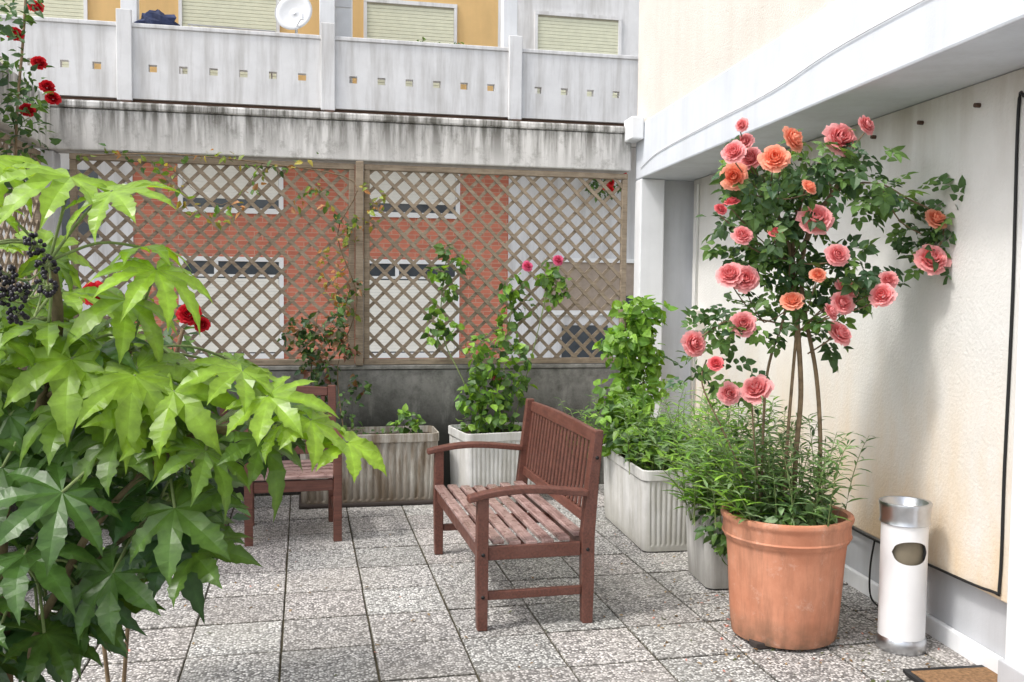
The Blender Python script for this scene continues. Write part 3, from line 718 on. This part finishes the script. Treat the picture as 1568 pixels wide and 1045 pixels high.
for k in range(26):
    t=k/25; leaves(cl,(-1.0+.7*t,7.37,2.45-.35*math.sin(t*3.1)),.05,2,.06,G_bright+G_yel,OV,.3)
cl.build('foliage',M_leaf,rc)
tubes('stems',[(smooth_path([(.3,7.15,.45),(.25,7.3,1.0),(.4,7.38,1.5),(.25,7.38,2.0),(.38,7.39,2.4),(-.3,7.39,2.52),(-1.0,7.39,2.56),(-1.6,7.39,2.52)],5),.005),
 (smooth_path([(.1,7.15,.45),(.05,7.3,.9),(.1,7.38,1.4)],5),.005),(smooth_path([(-.3,7.39,2.52),(-.6,7.39,2.2),(-1.0,7.39,2.5)],5),.003)],M_bark,rc,6)
sm=empty('small_potted_shrubs'); cl=Cloud()
leaves(cl,(.75,7.05,.6),(.12,.1,.09),50,.06,G_mid+G_bright,WIDE); leaves(cl,(.3,7.1,.68),(.12,.08,.2),60,.045,G_mid,OV); leaves(cl,(.5,7.1,.52),(.35,.1,.04),60,.04,G_mid,OV)
cl.build('foliage',M_leaf,sm)
hb=empty('hanging_basket_plant'); cl=Cloud(); leaves(cl,(4.75,14.9,3.3),(.3,.2,.2),140,.1,G_mid); cl.build('foliage',M_leaf,hb)
tubes('hangers',[([(4.75,14.9,3.3),(4.75,14.9,4.0)],.01)],M_black,hb)
cl=Cloud()
for k in range(6): add_rose(cl,(4.75+rng.normal()*.18,14.72,3.35+rng.normal()*.12),.06,(0,-1,.3),(.7,.03,.03),(.8,.05,.05))
cl.build('blossoms',M_petal,hb)
cr=empty('red_climbing_rose'); cl=Cloud()
for (x,y,z,r,n) in [(-1.6,6.15,3.25,.1,18),(-1.62,6.0,3.1,.12,28),(-1.6,6.05,2.85,.13,34),(-1.6,6.1,2.65,.13,34),(-1.55,6.0,2.45,.13,38),(-1.6,5.9,2.25,.13,38),(-1.55,5.9,2.6,.12,34),(-1.62,6.3,2.75,.1,18),(-1.6,5.7,3.0,.12,24),(-1.6,6.2,2.35,.1,18)]:
    leaves(cl,(x,y,z),r,n,.06,G_dark+G_mid,OV)
for (x,y,z,r,n) in [(-1.3,6.6,1.1,.3,160),(-1.5,6.4,.8,.3,160),(-1.6,6.6,1.5,.2,80)]: leaves(cl,(x,y,z),r,n,.06,G_dark+G_mid,OV)
cl.build('foliage',M_leaf,cr)
cl=Cloud()
for p in [(-1.55,6.25,2.93),(-1.52,6.3,2.80),(-1.5,6.35,2.74),(-1.6,5.95,3.02),(-1.6,6.4,3.3),(-1.58,6.1,2.62)]: add_rose(cl,p,.043,(.3,-.8,.4),(.42,.006,.012),(.66,.018,.03))
cl.build('blossoms',M_petal,cr)
tubes('stems',[(smooth_path([(-1.68,6.2,.0),(-1.66,6.1,1.2),(-1.62,6.0,2.4),(-1.6,6.1,3.0),(-1.6,6.2,3.35)],5),.008)],M_bark,cr,6)
rr=empty('red_rose_bush',(0,0,0),-YAW); cl=Cloud()
for p,r in [((-1.16,3.4,1.50),.040),((-1.12,3.42,1.46),.026),((-1.5,3.4,1.57),.042),((-1.52,3.45,1.27),.045)]: add_rose(cl,p,r,(.2,-.9,.35),(.42,.005,.012),(.68,.018,.035))
cl.build('blossoms',M_petal,rr); cl=Cloud()
for (x,z,r,n) in [(-1.4,1.3,.25,90),(-1.6,1.1,.3,150),(-1.2,1.2,.15,40),(-1.5,.7,.35,200),(-1.25,.8,.25,90),(-1.3,1.42,.12,20)]: leaves(cl,(x,3.55,z),(r,.2,r),n,.06,G_dark+G_mid,OV)
cl.build('foliage',M_leaf,rr)
tubes('stems',[(smooth_path([(-1.5,3.6,0),(-1.4,3.55,.8),(-1.2,3.45,1.44)],5),.008),(smooth_path([(-1.55,3.6,0),(-1.6,3.55,.9),(-1.5,3.45,1.53)],5),.008)],M_bark,rr,6)
# ---------------------------------------------------------------- fatsia in the foreground
def fatsia_leaf(seed):
    """broad palmate leaf, 7-9 lobes joined to mid-blade, coarse wavy teeth, drooping lobe tips"""
    rs=np.random.default_rng(seed); nl=[8,7,9][seed%3]
    V=[(0,0,0)];F=[];rib=[1.25]
    span=math.radians(285); ang=[-span/2+span*i/(nl-1)+rs.uniform(-.05,.05) for i in range(nl)]
    Ls=[(.60+.40*math.cos(a*.52))*rs.uniform(.9,1.06) for a in ang]
    dr0=rs.uniform(.6,1.5); k7=7./nl
    cup=rs.uniform(-.05,.12)
    def z(r): return -.26*dr0*r*r*r-.05*r
    sin_i=[]
    def A(p,c): V.append(p); rib.append(c)
    for i in range(nl+1):
        if i==0: a=ang[0]-.32; r=.24
        elif i==nl: a=ang[-1]+.32; r=.24
        else: a=(ang[i-1]+ang[i])/2; r=rs.uniform(.46,.54)*min(Ls[i-1],Ls[i])
        sin_i.append(len(V)); A((r*math.sin(a),r*math.cos(a),z(r)+.035+cup*r),.85)
    for i,(a,L) in enumerate(zip(ang,Ls)):
        dx,dy=math.sin(a),math.cos(a); px,py=dy,-dx
        bend=rs.uniform(-.12,.12); dr=rs.uniform(.5,1.9); tw=rs.uniform(-.25,.25)
        def P(r,w,zz):
            s=w+bend*(r**2)*.6
            return (dx*r+px*s,dy*r+py*s,z(r)*dr+zz+tw*w)
        ids=[]
        for (q,w) in [(.30,0),(.55,.15),(.64,.20),(.70,.165),(.77,.175),(.84,.115),(.90,.10),(.95,.05)]:
            r=q*L; m=len(V); A(P(r,0,0),1.3); w*=k7**.7
            if w:
                wv=.03 if w>.06 else .012
                A(P(r+rs.uniform(-.012,.012),-w*L*rs.uniform(.9,1.12),wv+rs.uniform(-.014,.014)),.92); A(P(r+rs.uniform(-.012,.012),w*L*rs.uniform(.9,1.12),wv+rs.uniform(-.014,.014)),.92)
            ids.append(m)
        t=len(V); A(P(L*1.05,0,-.03),.95)
        s0,s1=sin_i[i],sin_i[i+1]
        m0=ids[0]; F+=[(0,m0,s0),(0,s1,m0)]
        m1=ids[1]; F+=[(m0,m1,m1+1,s0),(m0,s1,m1+2,m1)]
        for k in range(1,7):
            a1,b1=ids[k],ids[k+1]; F+=[(a1,b1,b1+1,a1+1),(a1,a1+2,b1+2,b1)]
        e=ids[7]; F+=[(e,t,e+1),(e,e+2,t)]
    return np.array(V),F,np.array(rib)
FL=[fatsia_leaf(i) for i in range(15)]
fa=empty('fatsia_shrub',(0,0,0),-YAW)
nodes=[Vector(p) for p in [(-1.22,2.5,1.66),(-1.32,2.6,1.5),(-1.25,2.55,1.3),(-1.05,2.6,1.42),(-1.15,2.6,1.05),(-.95,2.5,1.2),(-.80,2.5,1.22),(-1.3,2.5,.85),(-1.0,2.6,.95),(-1.5,2.6,1.3),(-1.5,2.5,.9),(-1.45,2.6,1.7),(-.68,2.45,1.2)]]
cl=Cloud(); pet=[]
def put(lx,ly,lz,s,bright):
    p=Vector((lx,ly,lz)); h=min(nodes,key=lambda q:(q-p).length)
    o=(p-h); 
    if o.length>1e-3: o.normalize()
    a=np.array([o.x+.35+rng.normal()*.4,o.y-.3+rng.normal()*.45,-.30+rng.normal()*.25])
    nrm=np.array([.15+rng.normal()*.35,-.42+rng.normal()*.38,.85+rng.normal()*.2])
    c=np.array((.245,.40,.038))*bright+np.array((.038,.095,.028))*(1-bright); c=c*rng.uniform(.8,1.15)  # leaf colour carries the light: sunlit yellow-green to shaded dark green
    T=FL[rng.integers(len(FL))]
    col=np.hstack([c*T[2][:,None],np.ones((len(T[0]),1))])
    cl.add(T[0],T[1],frame(nrm,a),p,s,col)
    mid=(h+p)/2+Vector((0,.02,.03)); pet.append((smooth_path([h,mid,p],4),.0042))
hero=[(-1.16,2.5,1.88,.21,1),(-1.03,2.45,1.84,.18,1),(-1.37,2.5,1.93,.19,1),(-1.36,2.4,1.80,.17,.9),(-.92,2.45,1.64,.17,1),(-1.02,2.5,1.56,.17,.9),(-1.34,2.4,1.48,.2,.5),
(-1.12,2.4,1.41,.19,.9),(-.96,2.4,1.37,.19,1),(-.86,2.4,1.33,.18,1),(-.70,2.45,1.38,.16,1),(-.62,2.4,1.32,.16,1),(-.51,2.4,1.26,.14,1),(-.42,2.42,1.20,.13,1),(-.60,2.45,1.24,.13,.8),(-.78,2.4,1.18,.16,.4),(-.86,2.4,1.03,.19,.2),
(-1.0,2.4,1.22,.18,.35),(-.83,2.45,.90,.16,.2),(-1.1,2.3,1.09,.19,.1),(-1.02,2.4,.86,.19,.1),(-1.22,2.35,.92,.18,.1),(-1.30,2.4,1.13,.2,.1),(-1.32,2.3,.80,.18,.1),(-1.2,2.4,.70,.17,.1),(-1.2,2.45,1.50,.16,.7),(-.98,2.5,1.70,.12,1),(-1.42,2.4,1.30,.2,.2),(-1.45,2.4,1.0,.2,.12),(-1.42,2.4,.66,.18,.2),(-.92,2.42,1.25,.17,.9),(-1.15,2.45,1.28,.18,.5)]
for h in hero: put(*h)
env=[(1.75,-1.30),(1.6,-1.12),(1.45,-.98),(1.35,-.80),(1.25,-.66),(1.16,-.64),(1.05,-.82),(.95,-.88),(.85,-.93),(.75,-1.08),(.6,-1.28)]
zs=[e[0] for e in env][::-1]; xs=[e[1] for e in env][::-1]
k=0
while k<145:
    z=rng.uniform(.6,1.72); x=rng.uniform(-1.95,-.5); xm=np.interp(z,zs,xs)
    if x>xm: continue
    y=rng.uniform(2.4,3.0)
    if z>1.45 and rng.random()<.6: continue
    top=min(1,max(0,(z-1.10)/.3)); br=top*rng.uniform(.4,1) if rng.random()<.75 else .12  # upper leaves painted as lit, lower ones as shaded
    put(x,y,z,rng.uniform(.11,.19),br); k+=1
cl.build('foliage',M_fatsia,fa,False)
tubes('petioles',pet,M_bark_g,fa,6)
TR=[(smooth_path([(-1.40,2.6,0.2),(-1.38,2.55,.6),(-1.36,2.5,.85),(-1.34,2.5,1.05),(-1.24,2.5,1.3),(-1.20,2.5,1.5),(-1.22,2.5,1.66)],5),.015),
(smooth_path([(-1.32,2.6,0.2),(-1.26,2.45,.62),(-1.20,2.5,.8),(-1.12,2.52,.95),(-.95,2.5,1.12),(-.80,2.48,1.22),(-.68,2.45,1.2)],5),.011),
(smooth_path([(-1.24,2.5,1.3),(-1.12,2.55,1.36),(-1.05,2.6,1.42)],5),.009),(smooth_path([(-1.5,2.6,.2),(-1.5,2.55,.9),(-1.5,2.6,1.3),(-1.45,2.6,1.7)],5),.014),(smooth_path([(-1.26,2.45,.62),(-1.12,2.55,.85),(-1.0,2.6,.95)],5),.008)]
tubes('trunks',TR,simple('fatsia_bark',(.13,.10,.055),.85,.4,25,bmp=.6),fa,9)
v=[];f=[];st=[]
def ico(c,r):
    o=len(v)
    for i in range(5):
        for kk in range(7):
            p=math.pi*i/4; t=2*math.pi*kk/7; v.append((c[0]+r*math.sin(p)*math.cos(t),c[1]+r*math.sin(p)*math.sin(t),c[2]+r*math.cos(p)))
    for i in range(4):
        for kk in range(7): f.append((o+i*7+kk,o+i*7+(kk+1)%7,o+(i+1)*7+(kk+1)%7,o+(i+1)*7+kk))
for c in [(-1.12,2.1,1.62),(-1.08,2.08,1.58),(-1.03,2.1,1.64),(-1.06,2.1,1.685),(-1.10,2.1,1.53),(-1.13,2.1,1.57),(-1.02,2.08,1.595)]:
    for _ in range(24):
        d=rng.normal(size=3); d/=np.linalg.norm(d); p=np.array(c)+d*.022*rng.uniform(.7,1.1); ico(p,.0056); st.append(([c,tuple(p)],.001))
    st.append((smooth_path([(-1.22,2.5,1.66),((c[0]-1.22)/2,2.3,c[2]-.01),c],3),.0028))
mesh_ob('berries',v,f,simple('black_berry',(.012,.01,.014),.35,.2,bmp=0),fa,True)
tubes('berry_stalks',st,M_bark_g,fa,4)
fp=revolve('terracotta_tub',[(0,.01),(.22,.01),(.27,.30),(.29,.31),(.29,.35),(.26,.35),(.25,.30),(0,.30)],M_terra,(0,0,0),None,48)
fp.location=(-1.38*math.cos(YAW)+2.58*math.sin(YAW),1.38*math.sin(YAW)+2.58*math.cos(YAW),0)
# ---------------------------------------------------------------- light
to=Vector((-.55,-.16,.84)).normalized()
sun=bpy.data.lights.new('sun','SUN'); sun.energy=2.2; sun.angle=math.radians(8); sun.color=(1,.97,.93)
so=link(bpy.data.objects.new('sun',sun)); so.rotation_euler=(-to).to_track_quat('-Z','Y').to_euler()
w=bpy.data.worlds.new('World'); S.world=w; w.use_nodes=True; nt=w.node_tree
sky=nt.nodes.new('ShaderNodeTexSky'); sky.sky_type='NISHITA'; sky.sun_disc=False
sky.sun_elevation=math.asin(to.z); sky.sun_rotation=math.atan2(to.x,to.y); sky.air_density=1.0; sky.dust_density=3
hs=nt.nodes.new('ShaderNodeHueSaturation'); hs.inputs['Saturation'].default_value=.38; hs.inputs['Value'].default_value=2.05   # thin bright cloud veil
nt.links.new(sky.outputs[0],hs.inputs['Color'])
nt.links.new(hs.outputs[0],nt.nodes['Background'].inputs[0]); nt.nodes['Background'].inputs[1].default_value=.15
# ---------------------------------------------------------------- camera
cam=bpy.data.cameras.new('camera'); cam.lens=33.3; cam.clip_end=500; cam.clip_start=.05
co=link(bpy.data.objects.new('camera',cam)); co.location=(0,0,1.6)
co.rotation_euler=(Matrix.Rotation(-YAW,3,'Z')@Matrix.Rotation(math.radians(90-3.16),3,'X')@Matrix.Rotation(.010,3,'Z')).to_euler()
S.camera=co
